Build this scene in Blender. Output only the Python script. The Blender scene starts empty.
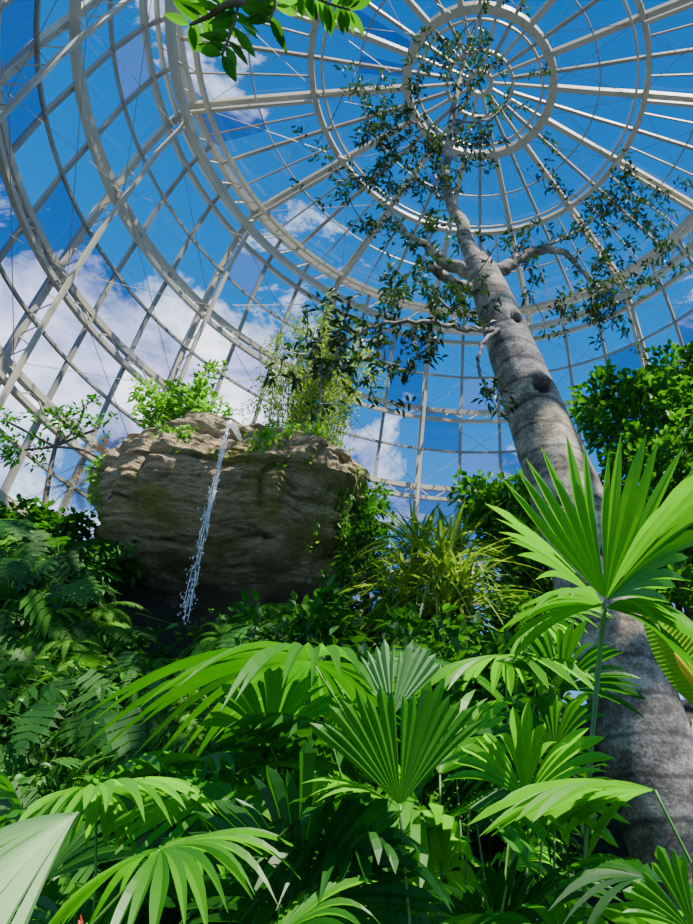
import bpy, math, random
from mathutils import Vector, noise, Matrix
random.seed(7)
R=random.random
def U(a,b): return a+(b-a)*R()
CZ=1.5; F0=698.0; SP=math.sin(math.radians(34)); CP=math.cos(math.radians(34))
def W(px,py,y):
    u=(px-480)/F0; v=(462-py)/F0
    k=y/(CP-SP*v)
    return Vector((u*k,y,(SP+CP*v)*k+CZ))
def Zc(p): return p.y*CP+(p.z-CZ)*SP
def S(t):
    t=max(0,min(1,t)); return t*t*(3-2*t)
UP=Vector((0,0,1))
# ---------------------------------------------------------------- materials
def newmat(n):
    m=bpy.data.materials.new(n); m.use_nodes=True
    nt=m.node_tree; nt.nodes.clear()
    o=nt.nodes.new('ShaderNodeOutputMaterial')
    return m,nt,o
def leafmat(n,dark,light,trans=0.45,rough=0.35,tr=None,scale=3.0,spec=.35):
    m,nt,o=newmat(n); N=nt.nodes; L=nt.links
    at=N.new('ShaderNodeAttribute'); at.attribute_name='rnd'
    tc=N.new('ShaderNodeTexCoord'); nz=N.new('ShaderNodeTexNoise'); nz.inputs['Scale'].default_value=scale
    L.new(tc.outputs['Object'],nz.inputs['Vector'])
    ad=N.new('ShaderNodeMath'); ad.operation='MULTIPLY_ADD'; L.new(at.outputs['Fac'],ad.inputs[0]); ad.inputs[1].default_value=0.6
    mu=N.new('ShaderNodeMath'); mu.operation='MULTIPLY'; mu.inputs[1].default_value=0.5; L.new(nz.outputs['Fac'],mu.inputs[0]); L.new(mu.outputs[0],ad.inputs[2])
    cr=N.new('ShaderNodeValToRGB'); cr.color_ramp.elements[0].position=0.15; cr.color_ramp.elements[1].position=0.85
    cr.color_ramp.elements[0].color=(*dark,1); cr.color_ramp.elements[1].color=(*light,1)
    L.new(ad.outputs[0],cr.inputs[0])
    b=N.new('ShaderNodeBsdfPrincipled'); b.inputs['Roughness'].default_value=rough; b.inputs['Specular IOR Level'].default_value=spec
    L.new(cr.outputs[0],b.inputs['Base Color'])
    t=N.new('ShaderNodeBsdfTranslucent')
    mx=N.new('ShaderNodeMix'); mx.data_type='RGBA'; mx.blend_type='MULTIPLY'; mx.inputs[0].default_value=1
    L.new(cr.outputs[0],mx.inputs[6]); mx.inputs[7].default_value=(*(tr or (1.9,2.0,0.4)),1)
    L.new(mx.outputs[2],t.inputs['Color'])
    ms=N.new('ShaderNodeMixShader'); ms.inputs[0].default_value=trans
    L.new(b.outputs[0],ms.inputs[1]); L.new(t.outputs[0],ms.inputs[2]); L.new(ms.outputs[0],o.inputs[0])
    return m
def noisemat(n,cols,scale=4,rough=0.8,bump=0.3,stretch=(1,1,1),detail=8,dist=0.0,metal=0):
    m,nt,o=newmat(n); N=nt.nodes; L=nt.links
    tc=N.new('ShaderNodeTexCoord'); mp=N.new('ShaderNodeMapping'); mp.inputs['Scale'].default_value=stretch
    nz=N.new('ShaderNodeTexNoise'); nz.inputs['Scale'].default_value=scale; nz.inputs['Detail'].default_value=detail; nz.inputs['Distortion'].default_value=dist
    L.new(tc.outputs['Object'],mp.inputs[0]); L.new(mp.outputs[0],nz.inputs['Vector'])
    cr=N.new('ShaderNodeValToRGB'); e=cr.color_ramp.elements
    n_=len(cols)
    while len(e)<n_: e.new(0.5)
    for i,c in enumerate(cols):
        e[i].position=0.3+0.4*i/(n_-1); e[i].color=(*c,1)
    L.new(nz.outputs['Fac'],cr.inputs[0])
    b=N.new('ShaderNodeBsdfPrincipled'); b.inputs['Roughness'].default_value=rough; b.inputs['Metallic'].default_value=metal
    L.new(cr.outputs[0],b.inputs['Base Color'])
    if bump:
        bp=N.new('ShaderNodeBump'); bp.inputs['Strength'].default_value=bump; bp.inputs['Distance'].default_value=0.1
        L.new(nz.outputs['Fac'],bp.inputs['Height']); L.new(bp.outputs[0],b.inputs['Normal'])
    L.new(b.outputs[0],o.inputs[0])
    return m,nt,cr,b
M_palm=leafmat('fan_palm_green',(0.018,0.13,0.005),(0.09,0.33,0.013),0.5,0.42,spec=.28)
M_palmdark=leafmat('fan_palm_dark',(0.004,0.045,0.006),(0.028,0.15,0.012),0.38,0.42,spec=.28)
M_palmpale=leafmat('fan_palm_pale',(0.09,0.24,0.08),(0.20,0.38,0.15),0.35,0.5,(1.3,1.4,.7),spec=.25)
M_fern=leafmat('fern_green',(0.018,0.10,0.007),(0.13,0.37,0.02),0.4,0.6,spec=.2)
M_fern2=leafmat('fern_deep_green',(0.008,0.05,0.007),(0.045,0.17,0.018),0.35,0.6,spec=.2)
M_philo=leafmat('philodendron_green',(0.008,0.055,0.008),(0.045,0.18,0.02),0.35,0.5,spec=.2)
M_bush=leafmat('bush_green',(0.010,0.06,0.005),(0.06,0.24,0.016),0.38,0.42,spec=.22)
M_light=leafmat('fresh_green',(0.05,0.20,0.008),(0.16,0.38,0.025),0.45,0.45)
M_yel=leafmat('yellow_green',(0.14,0.26,0.02),(0.36,0.48,0.05),0.5,0.5,(1.5,1.4,.5))
M_strap=leafmat('strap_leaf_green',(0.04,0.15,0.012),(0.27,0.42,0.06),0.4,0.45,(1.5,1.5,.5))
M_dark=leafmat('canopy_leaf',(0.005,0.020,0.005),(0.035,0.085,0.018),0.25,0.45)
M_dry=leafmat('dry_frond',(0.12,0.07,0.04),(0.26,0.16,0.09),0.2,0.8,(1.2,1,.6))
M_brom=leafmat('bromeliad_red',(0.2,0.01,0.01),(0.4,0.05,0.03),0.3,0.4,(1.2,.6,.4))
M_banana=leafmat('banana_leaf',(0.07,0.24,0.012),(0.22,0.42,0.03),0.5,0.4)
M_gold=leafmat('yellow_leaf',(0.55,0.42,0.03),(0.75,0.6,0.08),0.5,0.5,(1.2,1.1,.6))
M_stalk,_,_,_=noisemat('green_stalk',[(0.03,0.11,0.015),(0.09,0.22,0.04)],8,0.5,0.1)
M_twig,_,_,_=noisemat('twig_brown',[(0.06,0.05,0.03),(0.16,0.12,0.08)],8,0.8,0.2)
M_metal,_,_,_=noisemat('cream_painted_steel',[(0.35,0.32,0.235),(0.41,0.38,0.28)],1.5,0.5,0)
M_mull,_,_,_=noisemat('grey_mullion',[(0.20,0.19,0.15),(0.27,0.26,0.20)],1.5,0.5,0)
M_soil,_,_,_=noisemat('soil_moss',[(0.012,0.022,0.008),(0.02,0.02,0.012),(0.025,0.05,0.012)],2.5,0.95,0.5)
def barkmat():
    m,nt,o=newmat('grey_bark'); N=nt.nodes; L=nt.links
    tc=N.new('ShaderNodeTexCoord')
    mp=N.new('ShaderNodeMapping'); mp.inputs['Scale'].default_value=(1,1,1.6); L.new(tc.outputs['Object'],mp.inputs[0])
    n1=N.new('ShaderNodeTexNoise'); n1.inputs['Scale'].default_value=2.6; n1.inputs['Detail'].default_value=10; n1.inputs['Roughness'].default_value=.7; L.new(mp.outputs[0],n1.inputs['Vector'])
    n2=N.new('ShaderNodeTexNoise'); n2.inputs['Scale'].default_value=34; n2.inputs['Detail'].default_value=5; L.new(tc.outputs['Object'],n2.inputs['Vector'])
    cr=N.new('ShaderNodeValToRGB'); e=cr.color_ramp.elements; e.new(.5)
    e[0].position=.37; e[0].color=(.075,.062,.042,1); e[1].position=.5; e[1].color=(.19,.165,.118,1); e[2].position=.63; e[2].color=(.38,.34,.25,1)
    ad=N.new('ShaderNodeMath'); ad.operation='MULTIPLY_ADD'; L.new(n2.outputs['Fac'],ad.inputs[0]); ad.inputs[1].default_value=.4
    sb=N.new('ShaderNodeMath'); sb.operation='SUBTRACT'; L.new(n1.outputs['Fac'],sb.inputs[0]); sb.inputs[1].default_value=.2; L.new(sb.outputs[0],ad.inputs[2])
    L.new(ad.outputs[0],cr.inputs[0])
    wv=N.new('ShaderNodeTexWave'); wv.bands_direction='Z'; wv.inputs['Scale'].default_value=1.0; wv.inputs['Distortion'].default_value=1.2; wv.inputs['Detail'].default_value=3; wv.inputs['Detail Scale'].default_value=2.0
    L.new(tc.outputs['Object'],wv.inputs['Vector'])
    wr=N.new('ShaderNodeValToRGB'); wr.color_ramp.elements[0].position=0; wr.color_ramp.elements[0].color=(.42,.42,.42,1); wr.color_ramp.elements[1].position=.10; wr.color_ramp.elements[1].color=(1,1,1,1)
    L.new(wv.outputs['Fac'],wr.inputs[0])
    ml=N.new('ShaderNodeMix'); ml.data_type='RGBA'; ml.blend_type='MULTIPLY'; ml.inputs[0].default_value=1; L.new(cr.outputs[0],ml.inputs[6]); L.new(wr.outputs[0],ml.inputs[7])
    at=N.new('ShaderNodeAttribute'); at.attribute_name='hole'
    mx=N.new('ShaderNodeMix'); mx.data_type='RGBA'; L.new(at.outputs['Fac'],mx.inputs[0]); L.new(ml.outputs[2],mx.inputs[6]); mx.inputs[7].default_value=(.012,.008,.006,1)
    b=N.new('ShaderNodeBsdfPrincipled'); b.inputs['Roughness'].default_value=.85; L.new(mx.outputs[2],b.inputs['Base Color'])
    bp=N.new('ShaderNodeBump'); bp.inputs['Strength'].default_value=.4; bp.inputs['Distance'].default_value=.035; L.new(ad.outputs[0],bp.inputs['Height']); L.new(bp.outputs[0],b.inputs['Normal'])
    L.new(b.outputs[0],o.inputs[0]); return m
M_bark=barkmat()
def rockmat():
    m,nt,o=newmat('layered_sandstone'); N=nt.nodes; L=nt.links
    tc=N.new('ShaderNodeTexCoord')
    mp=N.new('ShaderNodeMapping'); mp.inputs['Scale'].default_value=(.45,.45,4.5); L.new(tc.outputs['Object'],mp.inputs[0])
    n1=N.new('ShaderNodeTexNoise'); n1.inputs['Scale'].default_value=1.5; n1.inputs['Detail'].default_value=12; n1.inputs['Distortion'].default_value=.6; n1.inputs['Roughness'].default_value=.72; L.new(mp.outputs[0],n1.inputs['Vector'])
    cr=N.new('ShaderNodeValToRGB'); e=cr.color_ramp.elements; e.new(.45); e.new(.5); e.new(.55)
    for i,(p,c) in enumerate([(.35,(.09,.06,.035)),(.44,(.36,.26,.14)),(.50,(.58,.45,.26)),(.57,(.42,.31,.16)),(.66,(.14,.10,.055))]):
        e[i].position=p; e[i].color=(*c,1)
    L.new(n1.outputs['Fac'],cr.inputs[0])
    n2=N.new('ShaderNodeTexNoise'); n2.inputs['Scale'].default_value=1.6; n2.inputs['Detail'].default_value=9; L.new(tc.outputs['Object'],n2.inputs['Vector'])
    sx=N.new('ShaderNodeSeparateXYZ'); L.new(tc.outputs['Object'],sx.inputs[0])
    md=N.new('ShaderNodeMath'); md.operation='MULTIPLY_ADD'; L.new(sx.outputs[2],md.inputs[0]); md.inputs[1].default_value=-.10; L.new(n2.outputs['Fac'],md.inputs[2])
    r2=N.new('ShaderNodeValToRGB'); r2.color_ramp.elements[0].position=.48; r2.color_ramp.elements[1].position=.62
    r2.color_ramp.elements[1].color=(.8,.8,.8,1)
    L.new(md.outputs[0],r2.inputs[0])
    mx=N.new('ShaderNodeMix'); mx.data_type='RGBA'; L.new(r2.outputs[0],mx.inputs[0]); L.new(cr.outputs[0],mx.inputs[6]); mx.inputs[7].default_value=(.26,.26,.04,1)
    # undercut shade painted into the stone colour, darkening low on the outcrop
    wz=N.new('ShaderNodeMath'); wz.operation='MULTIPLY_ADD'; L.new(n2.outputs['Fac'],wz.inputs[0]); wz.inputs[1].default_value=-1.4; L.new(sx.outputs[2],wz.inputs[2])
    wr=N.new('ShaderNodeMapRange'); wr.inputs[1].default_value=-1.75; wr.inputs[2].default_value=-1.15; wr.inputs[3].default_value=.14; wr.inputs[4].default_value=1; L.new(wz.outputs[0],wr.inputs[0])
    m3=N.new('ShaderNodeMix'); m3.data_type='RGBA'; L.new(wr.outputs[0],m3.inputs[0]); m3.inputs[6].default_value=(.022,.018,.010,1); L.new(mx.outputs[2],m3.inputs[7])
    b=N.new('ShaderNodeBsdfPrincipled'); b.inputs['Roughness'].default_value=.9; L.new(m3.outputs[2],b.inputs['Base Color'])
    n3=N.new('ShaderNodeTexNoise'); n3.inputs['Scale'].default_value=7; n3.inputs['Detail'].default_value=10; n3.inputs['Roughness'].default_value=.65; L.new(tc.outputs['Object'],n3.inputs['Vector'])
    ad=N.new('ShaderNodeMath'); L.new(n1.outputs['Fac'],ad.inputs[0]); L.new(n3.outputs['Fac'],ad.inputs[1])
    bp=N.new('ShaderNodeBump'); bp.inputs['Strength'].default_value=1; bp.inputs['Distance'].default_value=.2; L.new(ad.outputs[0],bp.inputs['Height']); L.new(bp.outputs[0],b.inputs['Normal'])
    L.new(b.outputs[0],o.inputs[0]); return m
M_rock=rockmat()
M_cave,_,_,_=noisemat('dark_rock',[(0.012,0.01,0.007),(0.04,0.035,0.02),(0.02,0.03,0.012)],2.5,0.7,0.6)  # near-black mottled colour for the grotto wall
M_stone,_,_,_=noisemat('weathered_stone',[(0.16,0.14,0.10),(0.34,0.31,0.24),(0.22,0.2,0.14)],2.5,0.9,0.6)
def glassmat(n,col,frost):
    m,nt,o=newmat(n); N=nt.nodes; L=nt.links
    t=N.new('ShaderNodeBsdfTransparent'); t.inputs[0].default_value=(*col,1)
    g=N.new('ShaderNodeBsdfGlossy'); g.inputs['Roughness'].default_value=.05; g.inputs[0].default_value=(.8,.9,1,1)
    s=N.new('ShaderNodeMixShader'); s.inputs[0].default_value=.02
    L.new(t.outputs[0],s.inputs[1]); L.new(g.outputs[0],s.inputs[2])
    if frost:
        d=N.new('ShaderNodeBsdfTranslucent'); d.inputs[0].default_value=(.72,.70,.88,1)
        s2=N.new('ShaderNodeMixShader'); s2.inputs[0].default_value=frost
        L.new(s.outputs[0],s2.inputs[1]); L.new(d.outputs[0],s2.inputs[2]); s=s2
    L.new(s.outputs[0],o.inputs[0]); return m
M_glass=glassmat('clear_glazing',(.96,.98,1),0)
M_tint=glassmat('tinted_glazing',(.50,.52,.70),0)
M_frost=glassmat('hazy_glazing',(.8,.8,.95),.22)
def watermat():
    m,nt,o=newmat('falling_water'); N=nt.nodes; L=nt.links
    d=N.new('ShaderNodeBsdfPrincipled'); d.inputs['Base Color'].default_value=(.95,.97,1,1); d.inputs['Roughness'].default_value=.2
    tr=N.new('ShaderNodeBsdfTranslucent'); tr.inputs[0].default_value=(.97,.98,1,1)
    s=N.new('ShaderNodeMixShader'); s.inputs[0].default_value=.5; L.new(d.outputs[0],s.inputs[1]); L.new(tr.outputs[0],s.inputs[2])
    L.new(s.outputs[0],o.inputs[0]); return m
M_water=watermat()
# ---------------------------------------------------------------- mesh helpers
class G:
    def __init__(s): s.v=[]; s.f=[]; s.r=[]
    def add(s,vs,fs,r=.5):
        n=len(s.v); s.v.extend([tuple(v) for v in vs])
        for f in fs: s.f.append(tuple(i+n for i in f)); s.r.append(r)
def setp(o,label=None,category=None,kind=None,group=None):
    if label: o['label']=label
    if category: o['category']=category
    if kind: o['kind']=kind
    if group: o['group']=group
def mesh(name,g,mat,smooth=False,origin=None):
    me=bpy.data.meshes.new(name)
    vs=g.v
    if origin is not None:
        ox,oy,oz=origin; vs=[(a-ox,b-oy,c-oz) for a,b,c in vs]
    me.from_pydata(vs,[],g.f)
    at=me.attributes.new('rnd','FLOAT','FACE'); at.data.foreach_set('value',g.r)
    me.materials.append(mat)
    if smooth: me.polygons.foreach_set('use_smooth',[True]*len(me.polygons))
    me.update(); return me
def obj(name,g,mat,smooth=False,origin=None,parent=None,**k):
    if parent is not None and origin is None: origin=parent.location
    me=mesh(name,g,mat,smooth,origin)
    o=bpy.data.objects.new(name,me); bpy.context.collection.objects.link(o)
    if parent is not None: o.parent=parent
    elif origin is not None: o.location=origin
    setp(o,**k); return o
def empty(name,loc,**k):
    o=bpy.data.objects.new(name,None); o.location=loc; o.empty_display_size=.2
    bpy.context.collection.objects.link(o); setp(o,**k); return o
def tube(g,pts,rad,n=6,closed=False,r=.5):
    m=len(pts); vs=[]; prev=None
    for i,p in enumerate(pts):
        a=pts[(i-1)%m] if (closed or i>0) else p
        b=pts[(i+1)%m] if (closed or i<m-1) else p
        t=(Vector(b)-Vector(a))
        t=t.normalized() if t.length>1e-9 else Vector((0,0,1))
        if prev is None:
            q=UP if abs(t.z)<.9 else Vector((1,0,0))
            x=t.cross(q).normalized()
        else:
            x=(prev-t*prev.dot(t)); x=x.normalized() if x.length>1e-6 else t.cross(Vector((1,0,0))).normalized()
        prev=x; y=t.cross(x)
        rr=rad[i] if isinstance(rad,(list,tuple)) else rad
        for k in range(n):
            an=2*math.pi*k/n
            vs.append(Vector(p)+x*math.cos(an)*rr+y*math.sin(an)*rr)
    fs=[]
    for i in range(m if closed else m-1):
        j=(i+1)%m
        for k in range(n):
            k2=(k+1)%n; fs.append((i*n+k,i*n+k2,j*n+k2,j*n+k))
    if not closed:
        fs.append(tuple(range(n-1,-1,-1))); fs.append(tuple((m-1)*n+k for k in range(n)))
    g.add(vs,fs,r)
def beam(g,pts,nrm,w,h,closed=False):
    m=len(pts); vs=[]
    for i,p in enumerate(pts):
        a=pts[(i-1)%m] if (closed or i>0) else p
        b=pts[(i+1)%m] if (closed or i<m-1) else p
        t=(b-a).normalized(); n=nrm(p); n=(n-t*n.dot(t)).normalized(); s=t.cross(n)
        for sx,sy in ((-1,-1),(1,-1),(1,1),(-1,1)): vs.append(p+s*sx*w*.5+n*sy*h*.5)
    fs=[]
    for i in range(m if closed else m-1):
        j=(i+1)%m
        for k in range(4):
            k2=(k+1)%4; fs.append((i*4+k,i*4+k2,j*4+k2,j*4+k))
    if not closed: fs+=[(3,2,1,0),tuple((m-1)*4+k for k in range(4))]
    g.add(vs,fs)
def catmull(ps,sub=6):
    out=[]; P=[ps[0]]+list(ps)+[ps[-1]]
    for i in range(1,len(P)-2):
        for k in range(sub):
            t=k/sub; a,b,c,d=P[i-1],P[i],P[i+1],P[i+2]
            out.append(.5*((2*b)+(c-a)*t+(2*a-5*b+4*c-d)*t*t+(3*b-a-3*c+d)*t*t*t))
    out.append(P[-2]); return out
def rvec():
    while True:
        v=Vector((U(-1,1),U(-1,1),U(-1,1)))
        if .05<v.length<1: return v.normalized()
def leaf(g,p,d,n,L,Wd,fold=.25,droop=.15,hi=False):
    d=d.normalized(); s=d.cross(n)
    if s.length<1e-3: s=d.cross(Vector((.3,.8,.5)))
    s.normalize(); n=s.cross(d)
    r=R()
    if hi: st=[(0,.04),(.15,.55),(.35,.95),(.55,.95),(.75,.65),(.9,.3),(1,.02)]
    else: st=[(0,.05),(.3,.85),(.62,.85),(1,.03)]
    vs=[];fs=[]
    for t,w in st:
        c=p+d*L*t-UP*droop*L*t*t; e=n*(fold*Wd*w*.5)
        vs+= [c-s*Wd*.5*w+e, c, c+s*Wd*.5*w+e]
    for i in range(len(st)-1):
        a=i*3; fs+=[(a,a+1,a+4,a+3),(a+1,a+2,a+5,a+4)]
    g.add(vs,fs,r)
def strap(g,p,d,L,Wd,droop,n=7,fold=.3,basew=.6,side=None):
    d=d.normalized(); s=side or d.cross(UP)
    if s.length<1e-3: s=Vector((1,0,0))
    s=s.normalized(); nn=s.cross(d); r=R(); vs=[];fs=[]
    for i in range(n+1):
        t=i/n; w=Wd*.5*min(1,basew+(1-basew)*t*3)*(1-t**2.5)+.001
        c=p+d*L*t-UP*droop*L*t*t
        vs+=[c-s*w+nn*fold*w,c,c+s*w+nn*fold*w]
    for i in range(n):
        a=i*3; fs+=[(a,a+1,a+4,a+3),(a+1,a+2,a+5,a+4)]
    g.add(vs,fs,r)
def blade(g,p,d,side,L,Wd,droop,n=60):
    d=d.normalized(); s=(side-d*side.dot(d)).normalized(); nn=s.cross(d); vs=[]
    A=[-1,-.66,-.33,0,.33,.66,1]
    for i in range(n+1):
        t=i/n; w=Wd*.5*math.sin(math.pi*min(1,t**.75*.97+.02))**.75
        for a in A:
            tt=t+abs(a)*.10*(1-t)
            c=p+d*L*tt-UP*droop*L*tt*tt
            rip=.010*(1 if i%2 else -1)*abs(a)**.3*min(1,w*8)
            vs.append(c+s*w*a+nn*(.22*w*abs(a)+(rip if a else -.006)))
    m=len(A)
    for i in range(n):
        g.add([vs[i*m+j] for j in range(m)]+[vs[(i+1)*m+j] for j in range(m)],[(j,j+1,m+j+1,m+j) for j in range(m-1)],.4+.25*(i%2))
def fan(g,hub,az,el,rad,spread=200,nseg=30,split=.66,droop=.25,roll=0,cup=.0,lobes=4):
    az=math.radians(az); el=math.radians(el); sp=math.radians(spread)
    d=Vector((math.cos(el)*math.cos(az),math.cos(el)*math.sin(az),math.sin(el)))
    s=Vector((math.sin(az),-math.cos(az),0)); n=s.cross(d)
    q=Matrix.Rotation(math.radians(roll),3,d); s=q@s; n=q@n
    st=[.02,.12,.25,.38,.5,.6,.7,.8,.9,1]
    per=max(3,round(nseg/lobes))
    base=R()
    for i in range(nseg):
        lb=i//per; k=i%per
        a=-sp/2+sp*(i+.5)/nseg; hw=math.tan(sp/nseg/2)*1.02
        lc=abs((k+.5)/per-.5)*2
        L=rad*(.80+.20*math.cos(a*.6))*(1-.10*lc)*U(.90,1.05)
        spl=split*U(.8,1.15)
        gl=(k==0 and i>0); gr=(k==per-1 and i<nseg-1)
        rd=d*math.cos(a)+s*math.sin(a); pr=-d*math.sin(a)+s*math.cos(a)
        dd=droop*(1+.5*lc)*U(.8,1.4); tw=U(-.08,.08); vs=[];fs=[]
        for t in st:
            if t<=spl: w=hw*t*L
            else: w=hw*spl*L*(1-((t-spl)/(1-spl))**1.8)*(1+.35*(t-spl))
            w=max(w,.0008)
            wl=w*(.45 if gl and t>.2 else 1); wr=w*(.45 if gr and t>.2 else 1)
            c=hub+rd*L*t+pr*tw*L*max(0,t-spl)+n*cup*L*t*t-UP*dd*L*(t**2.6)
            vs+=[c-pr*wl+n*w*.5,c-n*w*.35,c+pr*wr+n*w*.5]
        for k2 in range(len(st)-1):
            b=k2*3; fs+=[(b,b+1,b+4,b+3),(b+1,b+2,b+5,b+4)]
        g.add(vs,fs,min(1,max(0,base+U(-.25,.25))))
# ---------------------------------------------------------------- terrain
def H(x,y):
    l=6.1*S((y-5.2)/3.6); r=4.6*S((y-6.8)/5)
    w=S((-0.6-x)/2.2)
    z=l*w+r*(1-w)
    z-=1.9*math.exp(-((x+3.7)/1.4)**2)*math.exp(-((y-8.7)/1.1)**2)
    z+=.25*noise.noise(Vector((x*.7,y*.7,0)))*S((y-3)/2)
    return max(z,0)
g=G(); nx,ny=110,110
for j in range(ny+1):
    for i in range(nx+1):
        x=-30+60*i/nx; y=-8+30*j/ny
        g.v.append((x,y,H(x,y)))
for j in range(ny):
    for i in range(nx):
        a=j*(nx+1)+i; g.f.append((a,a+1,a+nx+2,a+nx+1)); g.r.append(.5)
obj('floor',g,M_soil,True,kind='structure',label='dark mossy earth rising into a steep planted bank')
# ---------------------------------------------------------------- dome
AX=Vector((0,10.6,CZ)); NR=14; STEP=2*math.pi/NR; OFF=STEP/2
def dp(phi,r,h): return AX+Vector((-r*math.sin(phi),r*math.cos(phi),h))
def nup(p):
    q=p-AX; h=q.z; v=Vector((q.x,q.y,0)); 
    if h>19.0 and v.length<7.9: return (UP+v*.02).normalized()
    return (v.normalized()+UP*max(0,(h-9)/30)).normalized()
def ring(g,r,h,w,d=None,seg=112,a0=None,a1=None):
    if a0 is None: beam(g,[dp(2*math.pi*i/seg,r,h) for i in range(seg)],nup,w,d or w,True)
    else: beam(g,[dp(a0+(a1-a0)*i/seg,r,h) for i in range(seg+1)],nup,w,d or w)
prof=[(.3,20.35),(.9,20.28),(2.1,20.1),(3.4,19.9),(4.7,19.75),(6.3,19.5),(8,19.2),(8.5,18.2),(8.85,16.9),(9.1,15.4),(9.35,13.9),(9.5,12.4),(9.62,11.0),(9.7,9.7)]
low=[(9.7,9.7),(9.78,7.2),(9.8,4.5),(9.8,-1.5)]
tn=0
def trim(g,mat,label,smooth=False):
    global tn; tn+=1
    return obj('trim_%d'%tn,g,mat,smooth,kind='structure',label=label)
for (r,h,w,d,nm) in [(.32,20.35,.14,.14,'small steel hub ring at the apex of the dome'),(.95,20.25,.09,.10,'inner steel ring around the dome apex'),(2.1,20.1,.24,.2,'heavy cream steel ring around the oculus'),(1.8,20.12,.07,.07,'thin cream steel ring inside the oculus ring'),(4.7,19.7,.16,.14,'cream steel ring of the upper dome'),(4.4,19.62,.07,.05,'thin cream steel ring of the upper dome')]:
    g=G(); ring(g,r,h,w,d); trim(g,M_metal,nm)
for (r,h) in [(3.4,19.88),(6.3,19.48)]:
    g=G(); ring(g,r,h,.04); trim(g,M_mull,'thin glazing ring of the upper dome')
g=G()
ring(g,8,19.2,.22,.18); ring(g,7.5,18.85,.12); ring(g,8.3,18.6,.09); ring(g,7.9,18.2,.18); ring(g,8.5,18.2,.14)
ns=70
for i in range(ns):
    a=2*math.pi*i/ns; b=2*math.pi*(i+1)/ns
    tube(g,[dp(a,8,19.2),dp(b,7.9,18.2)],.024,4); tube(g,[dp(a,7.5,18.85),dp(b,8.3,18.6)],.02,4)
trim(g,M_metal,'cream tubular steel ring truss where the dome meets its drum')
for (r,h) in [(9.1,15.4),(9.5,12.4),(9.7,9.7)]:
    g=G(); ring(g,r,h,.16,.15); ring(g,r-.12,h-.48,.12,.12)
    for i in range(56):
        a=2*math.pi*i/56; b=2*math.pi*(i+.5)/56; c=2*math.pi*(i+1)/56
        tube(g,[dp(a,r,h),dp(b,r-.12,h-.48),dp(c,r,h)],.026,5)
    trim(g,M_metal,'cream steel ring truss circling the glazed drum')
for (r,h) in [(8.85,16.8),(9.31,13.8),(9.61,10.9)]:
    g=G(); ring(g,r-.03,h,.07,.07); trim(g,M_mull,'thin horizontal glazing bar around the drum')
for (r,h,w,m) in [(9.74,8.4,.07,M_mull),(9.78,7.2,.26,M_metal),(9.79,5.9,.07,M_mull),(9.8,4.5,.24,M_metal)]:
    g=G(); ring(g,r-.03,h,w,w*.8,70,-1.75,1.75); trim(g,m,'horizontal steel rail of the glazed wall')
for k in range(NR):
    phi=OFF+k*STEP; pn=(phi+math.pi)%(2*math.pi)-math.pi
    pr=list(prof)
    if abs(pn)<1.75: pr+=low[1:]
    g=G()
    outer=[dp(phi,r,h) for r,h in pr[2:]]
    beam(g,outer[:5],nup,.15,.16); beam(g,outer[4:12],nup,.16,.12)
    if len(outer)>12: beam(g,outer[11:],nup,.30,.22)
    beam(g,[dp(phi,r,h) for r,h in pr[:3]],nup,.08,.08)
    inn=[]
    for (r,h) in pr[4:]:
        if h>19.15: inn.append(dp(phi,r,h-.38))
        else: inn.append(dp(phi,r-.42,h-(.15 if h>17 else 0)))
    beam(g,inn,nup,.10,.08)
    o2=outer[2:]
    for i in range(len(inn)-1):
        L=(inn[i+1]-inn[i]).length; m=max(2,int(L/.8))
        for j in range(m):
            t0=j/m;t1=(j+.5)/m;t2=(j+1)/m
            A=o2[i].lerp(o2[i+1],t0);B=inn[i].lerp(inn[i+1],t1);C=o2[i].lerp(o2[i+1],t2)
            tube(g,[A,B,C],.018,4)
    trim(g,M_metal,'curved cream steel truss rib of the glass dome')
random.seed(64)
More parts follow.
